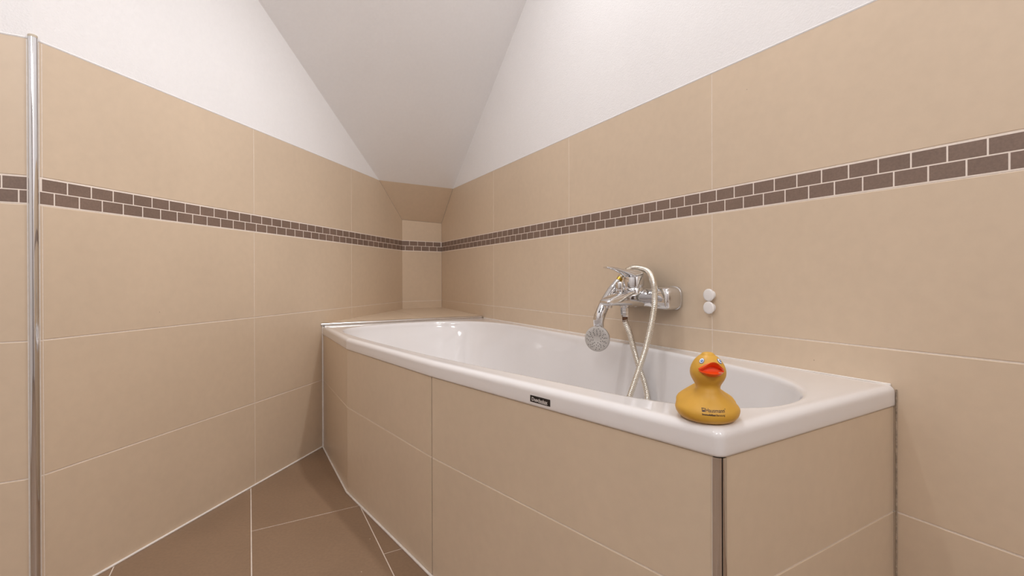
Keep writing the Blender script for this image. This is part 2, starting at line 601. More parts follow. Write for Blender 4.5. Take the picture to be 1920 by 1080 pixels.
poly = [pts2(up3(TL, TOP)), pts2(up3(TR, TOP)), pts2(up3(BR, z_tslope(BR))), pts2(up3(LB, z_tslope(LB)))]
if area2(poly) < 0: poly = poly[::-1]
add_tile(bm, inset(poly, 0.0008), pl, nts, 0)
add_sheet(bm, poly, pl, nts, 1, -0.0012, 0.04)
struct(make('ceiling_slope_tiled', bm, [M_TILE, M_GROUT]), 'small dark beige tiled slope between the short corner wall and the ceiling', 'ceiling')
bm = bmesh.new()
poly = [RBK, BK0, P3 + Vector((-0.05, 0)), P2, P1]
poly = [RBK, BK0, P2 + (P3 - P2) * 0.86, P2, P1]
add_sheet(bm, [tuple(q) for q in poly], lambda p, o: Vector((p[0], p[1], CEIL - o)), Vector((0, 0, -1)), 0, 0.0)
struct(make('ceiling', bm, M_PLASTER), 'flat white ceiling of the room above the viewer', 'ceiling')

# thin white bead along the upper edge of the tiles
def strip(bm, pts, half, height, normal):
    pass
def bead(name, pts, r, label, mat=M_SILICONE, n=8):
    bm = bmesh.new()
    path = [Vector(p) for p in pts]
    dense = []
    for a, b in zip(path[:-1], path[1:]):
        for i in range(6): dense.append(a.lerp(b, i / 6))
    dense.append(path[-1])
    sweep(bm, dense, lambda i, N: r, n)
    o = make(name, bm, mat, smooth=60)
    return struct(o, label, 'joint')
bm = bmesh.new()
for W, q0, q1 in ((WL, aLS + 0.012, aTL), (WS, aS0, aS1 - 0.012), (WR, r0, rT)):
    v = [bm.verts.new(W.p(a, z, o)) for a in (q0, q1) for z, o in ((TOP - 0.0006, 0.0002), (TOP + 0.0022, 0.0012), (TOP + 0.0040, 0.0002))]
    for q in ((0, 1, 4, 3), (1, 2, 5, 4)):
        f = bm.faces.new([v[i] for i in q]); f.normal_update()
        if f.normal.dot(Vector((*W.inw, 0.3))) < 0: f.normal_flip()
struct(make('trim_1', bm, M_PLASTER), 'thin white edge line along the top of the wall tiles', 'joint')

# ------------------------------------------------------------------ floor
bm = bmesh.new()
fl = lambda p, o: Vector((*(WR.n * p[0] + WR.t * p[1]), o))
def fr(q): return (WR.n.dot(q), WR.t.dot(q))
CUT0 = Vector((LS.x, LS.y)); 
dcut = (P2 - LS)
regA = [fr(LS), fr(LB), fr(BR), fr(P1), fr(P2)]
regB = [fr(LS), fr(P2), fr(P3)]
for reg in (regA, regB):
    for i in range(-12, 7):
        x0 = 0.002 + i * 0.3075
        off = 1.5495 if i % 2 == 0 else 1.244
        for k in range(-9, 4):
            y0 = off + k * 0.611
            r = [(x0 + 0.0013, y0 + 0.0013), (x0 + 0.3062, y0 + 0.0013), (x0 + 0.3062, y0 + 0.6097), (x0 + 0.0013, y0 + 0.6097)]
            c = clip_convex(r, reg)
            if c: add_tile(bm, c, fl, Vector((0, 0, 1)), 0)
    add_sheet(bm, reg, fl, Vector((0, 0, 1)), 1, -0.0010)
struct(make('floor', bm, [M_FLOOR, M_GROUT]), 'brown rectangular floor tiles with light joints in front of the bathtub', 'floor')

# ------------------------------------------------------------------ bathtub surround
FE, AF, CA = (0.510, 0.3975), (0.670, 1.090), (0.7685, 1.6635)
LU = 2.166                                   # ledge line along the right wall
def l_at_u(u):                               # left wall as s at given u
    q = WR.p(u, 0, 0).xy
    den = WL.n.dot(WR.inw)
    return (WL.d - WL.n.dot(q)) / den
CLs = l_at_u(2.172)
PANEL_TOP = 0.4929
surround = thing('bathtub_surround', 'beige tiled panelling that boxes in the white bathtub down to the floor', 'tub surround', su(0.5, 1.1, 0))
def panel(name, A, B, label=None, inset_d=0.003, ea=0.0, eb=0.0, xs=None):
    a, b = su(*A), su(*B)
    d = (b - a); L = d.length; t = d / L
    n = Vector((-t.y, t.x, 0))
    if n.dot(su(0.35, 1.2) - a) > 0: n = -n
    pl = lambda p, o: a + t * p[0] + Vector((0, 0, p[1])) + n * (o - inset_d)
    bm = bmesh.new()
    reg = [(ea, 0.001), (L - eb, 0.001), (L - eb, PANEL_TOP), (ea, PANEL_TOP)]
    cols = [-0.2] + [x for x in (xs or [])] + [L + 0.2]
    for r in grid_rects(cols, [-0.2, J1, 0.8]):
        c = clip_convex(r, reg)
        if c: add_tile(bm, c, pl, n, 0, bev=0.0006)
    add_sheet(bm, reg, pl, n, 1, -0.0013, 0.012)
    return make(name, bm, [M_TILE_GLOSS, M_GROUT], surround, label=label)
panel('side_panel', (CLs, 2.172), CA, 'narrow tiled panel next to the left wall', ea=0.004)
panel('front_panel', CA, AF, 'tiled front panel towards the corner', eb=0.0016)
panel('front_panel', AF, FE, 'long tiled front panel below the label', ea=0.0016, eb=0.012)
panel('end_panel', FE, (0.0, 0.3975), 'tiled end panel near the viewer', ea=0.012, eb=0.0022)
# metal edge strip on the near corner
def quarter_profile(name, corner, d1, d2, r, z0, z1, parent, label):
    """rounded metal edge between two faces meeting at corner; d1,d2 point along the faces away from it"""
    bm = bmesh.new()
    c = corner + d1 * r + d2 * r
    pts = []
    half = []
    for i in range(11):
        t = i / 10 * PI / 2
        half.append(c - d2 * r * math.cos(t) - d1 * r * math.sin(t))
    gm = -(d1 + d2).normalized()
    groove = [half[6] - gm * 0.006, half[7] - gm * 0.006]          # added groove, its faces black to paint a dark reflection in the metal
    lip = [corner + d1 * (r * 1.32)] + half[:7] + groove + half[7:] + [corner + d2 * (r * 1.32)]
    lip2 = [corner + d1 * (r * 1.32) + d2 * 0.003, c, corner + d2 * (r * 1.32) + d1 * 0.003]
    loop = lip + lip2[::-1]
    ring_loft(bm, [[Vector((p.x, p.y, z0)) for p in loop], [Vector((p.x, p.y, z1)) for p in loop]])
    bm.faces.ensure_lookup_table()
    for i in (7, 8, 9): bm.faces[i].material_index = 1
    return make(name, bm, [M_CHROME, M_HOLE_AND_REFLECTION], parent, smooth=35, label=label)
fe = su(*FE); d1 = (su(*AF) - fe).normalized(); d2 = (su(0.0, 0.3975) - fe).normalized()
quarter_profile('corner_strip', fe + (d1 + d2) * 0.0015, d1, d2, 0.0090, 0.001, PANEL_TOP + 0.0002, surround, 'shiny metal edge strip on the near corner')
bm = bmesh.new()
box(bm, fe + d1 * 0.0135 + d2 * 0.0042 + Vector((0, 0, PANEL_TOP / 2)), 0.0034, 0.003, PANEL_TOP - 0.004,
    Matrix.Rotation(math.atan2(d1.y, d1.x), 4, 'Z'))
make('grout_strip', bm, M_SILICONE, surround, label='white joint beside the metal edge strip')

# ------------------------------------------------------------------ bathtub
RIM = 0.5325
tub = thing('bathtub', 'white acrylic bathtub with angled front set into the tiled corner', 'bathtub', su(0.4, 1.25, 0.12))
OUT = [(FE, 0.016), (AF, 0.0), (CA, 0.055), ((CLs, 2.172), 0.006), ((0.0015, 2.172), 0.0), ((0.0015, 0.3975), 0.004)]
EDGE_ROUND = [1, 1, 1, 0, 0, 1]              # edge i runs from OUT[i] to OUT[i+1]
def outline(d):
    """outer outline moved inwards by d on its exposed edges, with rounded corners; equal counts for every d"""
    n = len(OUT)
    P = [Vector(o[0]) for o in OUT]
    lines = []
    for i in range(n):
        p, q = P[i], P[(i + 1) % n]
        t = (q - p).normalized()
        nn_ = Vector((t.y, -t.x))
        if nn_.dot(Vector((0.35, 1.2)) - p) > 0: nn_ = -nn_
        lines.append((nn_, nn_.dot(p) - d * EDGE_ROUND[i], t))
    C = []
    for i in range(n):
        n1, c1, _ = lines[i - 1]; n2, c2, _ = lines[i]
        det = n1.x * n2.y - n1.y * n2.x
        C.append(Vector(((c1 * n2.y - c2 * n1.y) / det, (n1.x * c2 - n2.x * c1) / det)))
    pts = []
    arcs = []
    for i in range(n):
        r = OUT[i][1]
        if r > 0: r = max(0.002, r - d * (0.6 if EDGE_ROUND[i - 1] and EDGE_ROUND[i] else 0))
        t1, t2 = -lines[i - 1][2], lines[i][2]
        ang = t1.angle(t2)
        k = r / math.tan(ang / 2) if r > 0 else 0.0
        a, b = C[i] + t1 * k, C[i] + t2 * k
        if r == 0: arcs.append([C[i]])
        else:
            cen = C[i] + (t1 + t2).normalized() * (r / math.sin(ang / 2))
            seg = []
            va, vb = a - cen, b - cen
            tot = va.angle(vb)
            sgn = 1 if va.x * vb.y - va.y * vb.x > 0 else -1
            for s in range(7):
                th = sgn * tot * s / 6
                seg.append(cen + Vector((va.x * math.cos(th) - va.y * math.sin(th), va.x * math.sin(th) + va.y * math.cos(th))))
            arcs.append(seg)
    for i in range(n):
        pts += arcs[i]
        p, q = arcs[i][-1], arcs[(i + 1) % n][0]
        L = (Vector(OUT[i][0]) - Vector(OUT[(i + 1) % n][0])).length
        m = max(2, int(L / 0.022))
        pts += [p.lerp(q, s / m) for s in range(1, m)]
    return pts
INNER = [(.050, 1.66), (.050, 1.40), (.048, 1.14), (.051, .95), (.064, .808), (.083, .69), (.108, .585), (.137, .525), (.171, .482),
         (.208, .454), (.252, .437), (.304, .432), (.353, .439), (.398, .463), (.445, .512), (.487, .590), (.520, .703),
         (.551, .823), (.589, .97), (.636, 1.173), (.673, 1.36), (.706, 1.545), (.729, 1.70), (.742, 1.84), (.728, 1.94),
         (.672, 2.02), (.582, 2.07), (.452, 2.10), (.30, 2.093), (.19, 2.05), (.115, 1.975), (.070, 1.86), (.054, 1.76)]
ICUR = catmull([Vector(p) for p in INNER], 14, True)
CEN = Vector((0.40, 1.25))
def polar(v):
    d = v - CEN
    return math.atan2(d.y, d.x)
IA = sorted([(polar(p), (p - CEN).length) for p in ICUR])
def inner_r(a):
    lo, hi = 0, len(IA)
    import bisect
    k = bisect.bisect_left(IA, (a, -1))
    a1, r1 = IA[k % len(IA)]; a0, r0_ = IA[k - 1]
    da = (a1 - a0) % (2 * PI)
    t = ((a - a0) % (2 * PI)) / da if da > 1e-9 else 0
    return r0_ + (r1 - r0_) * min(1, max(0, t))
outer_flat = outline(0.0175)
ANG = [polar(p) for p in outer_flat]
def iring(off, z, k=1.0, kc=None):
    out = []
    for a in ANG:
        r = inner_r(a)
        p = CEN + Vector((math.cos(a), math.sin(a))) * (r * k + off)
        out.append(su(p.x, p.y, z))
    return out
def oring(d, z):
    return [su(p.x, p.y, z) for p in outline(d)]
rr = 0.013
rings = [oring(0.010, 0.4935), oring(0.0025, 0.4935), oring(0.0008, 0.4945), oring(0, 0.4975), oring(0, 0.506), oring(0, RIM - rr - 0.002)]
for i in range(0, 8):
    t = i / 7 * PI / 2
    rings.append(oring(rr * (1 - math.cos(t)), RIM - rr + rr * math.sin(t)))
rings.append(oring(0.0175, RIM + 0.0001))
a_, b_ = oring(0.0175, RIM), iring(0.007, RIM)
for t in (0.08, 0.5, 0.9):
    rings.append([p.lerp(q, t) for p, q in zip(a_, b_)])
for off, dz in ((0.007, 0.0), (0.004, 0.0006), (0.001, 0.0022), (-0.0015, 0.0048), (-0.0035, 0.009), (-0.0048, 0.016), (-0.0062, 0.026)):
    rings.append(iring(off, RIM - dz))
def basin_ring(z, k, r):
    """section of the basin: scaled outline, floor drawn in more at the sloping back"""
    out = []
    for a in ANG:
        rad = inner_r(a) - 0.0062
        d = Vector((math.cos(a), math.sin(a)))
        back = max(0.0, d.y) ** 2
        kk = k - (1 - k) * 0.55 * back
        p = CEN + d * rad * kk
        out.append(su(p.x, p.y, z))
    return out
for z, k in ((0.48, 0.990), (0.44, 0.978), (0.38, 0.960), (0.31, 0.938), (0.24, 0.912), (0.19, 0.888), (0.16, 0.862), (0.14, 0.825),
             (0.128, 0.775), (0.122, 0.70), (0.119, 0.55), (0.117, 0.35), (0.116, 0.15)):
    rings.append(basin_ring(z, k, 0))
bm = bmesh.new()
ring_loft(bm, rings, True, False, True)
bmesh.ops.recalc_face_normals(bm, faces=bm.faces[:])
up = [f for f in bm.faces if len(f.verts) > 4]
if up and up[0].normal.z < 0:
    for f in bm.faces: f.normal_flip()
shell = make('tub_shell', bm, M_ACRYL, tub, smooth=180)
# maker's label on the front edge
lt = (su(*FE) - su(*AF)).normalized(); ln = Vector((-lt.y, lt.x, 0))
if ln.dot(su(0.35, 1.2) - su(*AF)) > 0: ln = -ln
a0 = su(*AF)
def on_front(q): return (Vector((q[0], q[1], 0)) - a0).dot(lt)
x0, x1 = on_front((0.0345, 0.8825)), on_front((0.0695, 0.8445))
lz0, lz1 = 0.5012, 0.5138
base = a0 + lt * (x0 + x1) / 2 + Vector((0, 0, (lz0 + lz1) / 2))
LABM = Matrix((lt, Vector((0, 0, 1)), ln)).transposed().to_4x4()
bm = bmesh.new()
box(bm, base + ln * 0.0004, x1 - x0, lz1 - lz0, 0.0008, LABM, 0.0003, 1)
badge = make('maker_label', bm, M_BLACK, tub, label='small black maker\'s label on the front edge')
t = text_mesh('Duscholux', 0.0092, 0.00032)
xs_ = [v.co.x for v in t.verts]; sc = (x1 - x0) * 0.80 / (max(xs_) - min(xs_))
for v in t.verts: v.co.x = (v.co.x - min(xs_)) * sc
t2 = text_mesh('BADEWANNEN', 0.0016); t2.free()
bmesh.ops.transform(t, verts=t.verts, matrix=Matrix.Translation(a0 + lt * (x0 + (x1 - x0) * 0.09) + Vector((0, 0, lz0 + 0.0030)) + ln * 0.00105) @ LABM)
bm = bmesh.new(); merge(bm, t)
u0 = a0 + lt * (x0 + (x1 - x0) * 0.66) + Vector((0, 0, lz0 + 0.0020)) + ln * 0.0009
box(bm, u0, (x1 - x0) * 0.40, 0.0006, 0.0002, LABM)
make('lettering', bm, M_SILVER, badge)

# sealant beads
bead('trim_2', [su(l_at_u(2.172) - 0.001, 2.172 - 0.004, 0.002), su(l_at_u(2.172) - 0.001, 2.172 - 0.004, 0.531)], 0.0034,
     'white sealant joint between left wall and bathtub panel')
fp = lambda p, z=0.002: su(p[0], p[1], z)
bead('trim_3', [fp((CLs, 2.168)), fp(CA), fp(AF), fp(FE)], 0.0036, 'white sealant joint where the bathtub panels meet the floor')
bead('trim_4', [Vector((*LS, 0.002)) + Vector((0.01, 0.03, 0)), WL.p(WL.a(su(CLs, 2.172)), 0.002, 0.001)], 0.0034,
     'white sealant joint along the foot of the left wall')
bead('trim_5', [su(0.0015, 0.3965, 0.002), su(0.0015, 0.3965, 0.525)], 0.0013,
     'grey stained sealant joint between the tub end panel and right wall', M_SILICONE_GREY)
bead('trim_6', [su(0.0012, 0.405, RIM + 0.0002), su(0.0012, 2.150, RIM + 0.0002)], 0.0022,
     'fine sealant joint along the rear rim of the bathtub', M_SILICONE)

# ------------------------------------------------------------------ tiled ledge behind the bathtub
LZ = 0.5425
ledge = thing('corner_ledge', 'beige tiled corner ledge at the far end of the bathtub', 'ledge', su(0.4, 2.3, RIM))
bm = bmesh.new()
def f2(q): return (WR.n.dot(q), WR.t.dot(q))
s_l = l_at_u(LU + 0.004)
reg = [f2(su(s_l - 0.002, LU + 0.004).xy), f2(su(0.001, LU + 0.004).xy), f2(BR), f2(LB)]
if area2(reg) < 0: reg = reg[::-1]
g = lambda p, o: Vector((*(WR.n * p[0] + WR.t * p[1]), LZ + 0.0215 * (p[1] - LU) + o))     # falls slightly towards the tub
# joints of the ledge run a little askew of the tub
ja, jb = Vector((-0.648, 2.607)), Vector((-0.457, 2.321))
jd = (jb - ja).normalized(); jn = Vector((jd.y, -jd.x))
for k in range(-4, 4):
    c0 = jn.dot(ja) + k * 0.30 + 0.0014; c1 = c0 + 0.30 - 0.0028
    cells = clip_poly(reg, 0, 0, 1)
    n2 = Vector((WR.n.dot(jn), WR.t.dot(jn)))
    cells = clip_poly(clip_poly(reg, n2.x, n2.y, c1), -n2.x, -n2.y, -c0)
    if len(cells) >= 3: add_tile(bm, cells, g, Vector((0, 0, 1)), 0)
add_sheet(bm, reg, g, Vector((0, 0, 1)), 1, -0.0012, LZ - RIM - 0.003)
make('tile_top', bm, [M_TILE, M_GROUT], ledge)
bm = bmesh.new()
pa, pb = su(CLs + 0.006, LU, 0), su(0.003, LU, 0)
dt = (pb - pa).normalized(); dn = -Vector((*WR.t, 0))
prof = []
rq = 0.0060
for i in range(9):
    th = i / 8 * PI / 2
    prof.append((rq * math.sin(th) - rq + 0.004, rq * math.cos(th) - rq + 0.0010))
prof += [(0.004, -(LZ - RIM) + 0.0003), (-0.006, -(LZ - RIM) + 0.0003), (-0.006, 0.0010)]
ring_loft(bm, [[p + dn * a + Vector((0, 0, LZ + b)) for a, b in prof] for p in (pa, pb)])
bmesh.ops.recalc_face_normals(bm, faces=bm.faces[:])
make('edge_strip', bm, M_STEEL, ledge, smooth=35, label='shiny metal edge strip along the front of the ledge')

# ------------------------------------------------------------------ metal strip on the outside wall corner
cs = thing('corner_strip', 'tall chrome edge strip on the outside wall corner at the left', 'edge strip', (LS.x, LS.y, 0.0))
bis = (WL.inw + WS.inw).normalized()
c3 = Vector((*(LS - bis * 0.0035), 0))
bm = bmesh.new()
lathe(bm, c3 + Vector((0, 0, 0.001)), (0, 0, 1), [(0.0085, 0), (0.0085, TOP + 0.0035)], 28)
make('metal_profile', bm, M_CHROME, cs, smooth=40)
bm = bmesh.new()
lathe(bm, c3 + Vector((0, 0, TOP + 0.0047)), (0, 0, 1), [(0.0083, 0), (0.0083, 0.005), (0.0065, 0.0065)], 28)
make('end_cap', bm, M_DOOR, cs, smooth=40, label='beige plastic end of the metal strip')
for W, a, sg in ((WL, aLS + 0.0095, 1), (WS, aS1 - 0.0095, -1)):
    bm = bmesh.new()
    pc = W.p(a, TOP / 2, -0.0012)
    box(bm, pc, 0.0032, 0.003, TOP - 0.004, Matrix.Rotation(math.atan2(W.t.y, W.t.x), 4, 'Z'))
    make('grout_strip', bm, M_SILICONE, cs, label='white joint beside the metal strip')

# ------------------------------------------------------------------ bath mixer
U0 = 1.0
nW = Vector((*WR.inw, 0)); tW = Vector((*WR.t, 0)); zW = Vector((0, 0, 1))
def mx(s, du, z): return su(s, U0 + du, z)
mixer = thing('bath_mixer', 'chrome single lever bath mixer on the right wall above the bathtub', 'tap', mx(0, 0, 0.68))
def super_ring(c, ax, ay, hx, hy, p=2.6, n=36):
    out = []
    for i in range(n):
        t = 2 * PI * i / n
        cx = math.copysign(abs(math.cos(t)) ** (2 / p), math.cos(t)); sy = math.copysign(abs(math.sin(t)) ** (2 / p), math.sin(t))
        out.append(c + ax * hx * cx + ay * hy * sy)
    return out
# wall body: rounded block, its ends swelling into the wall plates
bm = bmesh.new()
prof = [(-0.112, 0.40), (-0.1105, 0.70), (-0.107, 0.86), (-0.100, 0.965), (-0.090, 1.0), (-0.060, 1.0), (-0.046, 0.92), (-0.030, 0.86),
        (0, 0.86), (0.030, 0.86), (0.046, 0.92), (0.060, 1.0), (0.090, 1.0), (0.100, 0.965), (0.107, 0.86), (0.1105, 0.70), (0.112, 0.40)]
rings = []
for du, k in prof:
    rings.append(super_ring(mx(0.0325, du, 0.679), nW, zW, 0.0315 * (0.55 + 0.45 * k) , 0.033 * k, 3.4, 40))
ring_loft(bm, rings)
bmesh.ops.recalc_face_normals(bm, faces=bm.faces[:])
make('mixer_body', bm, M_CHROME, mixer, smooth=50)
# wall plates
for du in (-0.078, 0.078):
    bm = bmesh.new()
    rings = [super_ring(mx(0.0004, du, 0.679), tW, zW, 0.0335, 0.0335, 3.2, 36), super_ring(mx(0.007, du, 0.679), tW, zW, 0.0335, 0.0335, 3.2, 36),
             super_ring(mx(0.0105, du, 0.679), tW, zW, 0.0300, 0.0300, 3.2, 36)]
    ring_loft(bm, rings)
    bmesh.ops.recalc_face_normals(bm, faces=bm.faces[:])
    make('wall_plate', bm, M_CHROME, mixer, smooth=40)
# spout
bm = bmesh.new()
sec = [(0.034, 0.680, 0.0285, 0.0300), (0.060, 0.680, 0.0270, 0.0295), (0.085, 0.6795, 0.0255, 0.0285), (0.110, 0.6785, 0.0230, 0.0270),
       (0.135, 0.6765, 0.0195, 0.0250), (0.158, 0.6735, 0.0158, 0.0232), (0.176, 0.6705, 0.0122, 0.0215), (0.187, 0.6685, 0.0095, 0.0200),
       (0.1915, 0.6678, 0.0070, 0.0175), (0.193, 0.6675, 0.0040, 0.0135)]
ring_loft(bm, [super_ring(mx(s, 0, z), tW, zW, hw, hh, 3.0, 40) for s, z, hh, hw in sec])
bmesh.ops.recalc_face_normals(bm, faces=bm.faces[:])
make('spout', bm, M_CHROME, mixer, smooth=50)
bm = bmesh.new()
lathe(bm, mx(0.176, 0, 0.6515), (0, 0, 1), [(0.0095, 0), (0.0112, 0.0006), (0.0115, 0.004), (0.0115, 0.012)], 28)
make('aerator', bm, M_CHROME, mixer, smooth=40)
# cartridge dome
bm = bmesh.new()
lathe(bm, mx(0.078, 0, 0.690), (0, 0, 1), [(0.0300, 0), (0.0300, 0.016), (0.0285, 0.0185), (0.0270, 0.020), (0.0270, 0.024)], 40)
make('cartridge_collar', bm, M_CHROME, mixer, smooth=40)
# lever: hood over the cartridge running out into a flat upswept handle
bm = bmesh.new()
lev = [(0.0540, 0.7420, 0.0060, 0.0180), (0.0600, 0.7440, 0.0120, 0.0235), (0.0700, 0.7455, 0.0140, 0.0268), (0.0820, 0.7462, 0.0148, 0.0278),
       (0.0940, 0.7475, 0.0142, 0.0268), (0.1040, 0.7505, 0.0120, 0.0240), (0.1130, 0.7535, 0.0096, 0.0212),
       (0.1230, 0.7562, 0.0076, 0.0188), (0.1350, 0.7590, 0.0060, 0.0170), (0.1500, 0.7620, 0.0048, 0.0154), (0.1680, 0.7648, 0.0038, 0.0138),
       (0.1820, 0.7664, 0.0029, 0.0120), (0.1870, 0.7669, 0.0018, 0.0085)]
lathe(bm, mx(0.077, 0, 0.7125), (0, 0, 1), [(0.0270, 0), (0.0292, 0.0012), (0.0296, 0.006), (0.0294, 0.018), (0.0284, 0.027), (0.0262, 0.035), (0.0222, 0.0410), (0.0165, 0.0448), (0.0090, 0.0468), (0.002, 0.0474)], 44)
ring_loft(bm, [super_ring(mx(s, 0, z), tW, zW, hw, hh, 2.4, 40) for s, z, hh, hw in lev])
bmesh.ops.recalc_face_normals(bm, faces=bm.faces[:])
make('lever', bm, M_CHROME, mixer, smooth=50)
# diverter knob
bm = bmesh.new()
lathe(bm, mx(0.130, 0, 0.690), (-0.05, 0, 1), [(0.0085, 0), (0.0085, 0.0085), (0.0112, 0.0095), (0.0120, 0.0115), (0.0118, 0.031), (0.0108, 0.0345), (0.006, 0.0356)], 28)
make('diverter_knob', bm, M_CHROME, mixer, smooth=40)
# shower outlet below
bm = bmesh.new()
lathe(bm, mx(0.113, 0, 0.6575), (0, 0, -1), [(0.0135, 0), (0.0135, 0.003), (0.0118, 0.0045), (0.0118, 0.0065)], 28)
make('shower_outlet', bm, M_CHROME, mixer, smooth=40)
# hand shower holder on the far side
bm = bmesh.new()
hp = mx(0.098, 0.0, 0)
path = [mx(0.060, 0.026, 0.690), mx(0.075, 0.033, 0.700), mx(0.088, 0.0375, 0.7105)]
sweep(bm, resample(catmull(path, 6), 0.004)[0], lambda i, N: 0.0070, 16)
make('shower_holder', bm, M_CHROME, mixer, smooth=50)

# ------------------------------------------------------------------ hand shower
HU = 0.053
HC = mx(0.172, HU, 0.5585)                     # centre of the spray face
toc = (Vector((0, 0, CAM_H - 0.10)) - HC).normalized()
side = toc.cross(zW).normalized()
hn = (Matrix.Rotation(R(-17), 3, 'Z') @ toc); hn.z -= 0.05; hn.normalize()
hand = thing('hand_shower', 'chrome hand shower with round grey spray face hanging behind the spout', 'shower head', HC)
hx_ = zW.cross(hn).normalized(); hy_ = hn.cross(hx_)
def hd(x, y, o): return HC + hx_ * x + hy_ * y + hn * o
bm = bmesh.new()
RD = 0.0375
lathe(bm, HC - hn * 0.026, hn, [(0.010, 0), (0.018, 0.002), (0.026, 0.007), (0.0335, 0.0145), (0.0372, 0.0205), (0.0380, 0.0235), (0.0372, 0.0255)], 48)
make('shower_housing', bm, M_CHROME, hand, smooth=50)
bm = bmesh.new()
lathe(bm, HC - hn * 0.0008, hn, [(0.0368, 0), (0.0366, 0.0018), (0.0350, 0.0030), (0.030, 0.0034), (0.0115, 0.0036), (0.0105, 0.0030), (0.004, 0.0030)], 48)
random.seed(11)
for rad, cnt, ph in ((0.0125, 9, 0.1), (0.0172, 10, 0.4), (0.0215, 13, 0.15), (0.0258, 14, 0.5), (0.0300, 14, 0.2)):
    for i in range(cnt):
        th = 2 * PI * (i + ph) / cnt + random.uniform(-0.08, 0.08)
        rd = rad + random.uniform(-0.0008, 0.0008)
        c = hd(rd * math.cos(th), rd * math.sin(th), 0.0026)
        lathe(bm, c, hn, [(0.00105, 0), (0.00105, 0.0010), (0.0006, 0.0013)], 8, mi=1)
make('spray_face', bm, [M_GREYPL, M_HOLE_AND_REFLECTION], hand, smooth=40, label='round grey spray face dotted with dark nozzles')
path = [HC - hn * 0.021 + zW * 0.012, mx(0.1720, HU, 0.5920) - hn * 0.0185, mx(0.1670, HU, 0.6170) - hn * 0.006, mx(0.1460, HU, 0.6540), mx(0.1290, HU, 0.6800), mx(0.1125, HU, 0.7025), mx(0.1010, HU, 0.7150), mx(0.0895, HU, 0.7275)]
hp_, _ = resample(catmull(path, 10), 0.004)
def hr(i, N):
    t = i / (N - 1)
    pts = [(0, .0130), (.12, .0150), (.30, .0162), (.50, .0160), (.70, .0140), (.86, .0120), (.975, .0106), (1.0, .0098)]
    for (a, ra), (b, rb) in zip(pts[:-1], pts[1:]):
        if t <= b: return ra + (rb - ra) * (t - a) / (b - a)
    return pts[-1][1]
bm = bmesh.new()
sweep(bm, hp_, hr, 24)
make('shower_handle', bm, M_CHROME, hand, smooth=60)
for k_, t in (('a', 0.80),):
    i = int(t * (len(hp_) - 1)); p = hp_[i]; d = (hp_[i + 1] - hp_[i - 1]).normalized()
    bm = bmesh.new()
    lathe(bm, p, d, [(0.0122, 0), (0.0135, 0.0006), (0.0135, 0.0022), (0.0122, 0.0028)], 28)
    make('handle_ring', bm, M_STEEL, hand, smooth=40)

# ------------------------------------------------------------------ shower hose
hose = thing('shower_hose', 'ribbed metal shower hose looping from the mixer down into the bathtub', 'hose', mx(0.11, -0.04, 0.13))
ed = (hp_[-1] - hp_[-4]).normalized()
end = hp_[-1]
bm = bmesh.new()
lathe(bm, end + ed * 0.0005, ed, [(0.0078, 0), (0.0088, 0.0006), (0.0088, 0.011), (0.0074, 0.0125)], 24)
make('hose_nut', bm, M_BRASS, hose, smooth=40, label='brass coloured nut at the hand shower end')
ob = mx(0.113, 0, 0.6505)
bm = bmesh.new()
lathe(bm, ob, (0.02, 0, -1), [(0.0112, 0), (0.0122, 0.0008), (0.0120, 0.015), (0.0106, 0.024), (0.0100, 0.0255)], 8)
make('hose_cone', bm, M_CHROME, hose, smooth=25, label='chrome cone nut below the mixer')
bm = bmesh.new()
lathe(bm, mx(0.1135, -0.0002, 0.6248), (0.06, 0, -1), [(0.0078, 0), (0.0078, 0.0145)], 20)
make('hose_sleeve', bm, M_BROWN, hose, smooth=40, label='brown tarnished sleeve below the cone nut')
hpts = [end + ed * 0.010, end + ed * 0.024 + zW * 0.002,
        mx(0.0600, 0.051, 0.7580), mx(0.047, 0.034, 0.7680), mx(0.0415, 0.004, 0.7650), mx(0.046, -0.026, 0.7560), mx(0.064, -0.057, 0.738), mx(0.080, -0.081, 0.710),
        mx(0.0950, -0.096, 0.668), mx(0.1030, -0.097, 0.629), mx(0.1265, -0.098, 0.558), mx(0.1510, -0.098, 0.503), mx(0.1865, -0.096, 0.426),
        mx(0.2200, -0.090, 0.350), mx(0.252, -0.078, 0.265), mx(0.285, -0.055, 0.185), mx(0.310, -0.015, 0.1395), mx(0.315, 0.045, 0.1295), mx(0.285, 0.095, 0.1290),
        mx(0.230, 0.105, 0.1290), mx(0.180, 0.075, 0.1320), mx(0.140, 0.025, 0.165), mx(0.122, -0.030, 0.235), mx(0.104, -0.056, 0.312), mx(0.0885, -0.062, 0.392),
        mx(0.0840, -0.046, 0.442), mx(0.0860, -0.030, 0.478), mx(0.0900, -0.015, 0.523), mx(0.0990, -0.0045, 0.576), mx(0.1100, -0.0015, 0.602), mx(0.1135, -0.0005, 0.616)]
PITCHH = 0.0046
dense, L = resample(catmull(hpts, 16), PITCHH / 8)
bm = bmesh.new()
def hrad(i, N):
    ph = (L * i / (N - 1)) / PITCHH
    return 0.0080 + 0.0009 * max(-0.6, math.sin(2 * PI * ph))
sweep(bm, dense, hrad, 14)
make('hose_tube', bm, M_HOSE, hose, smooth=35)

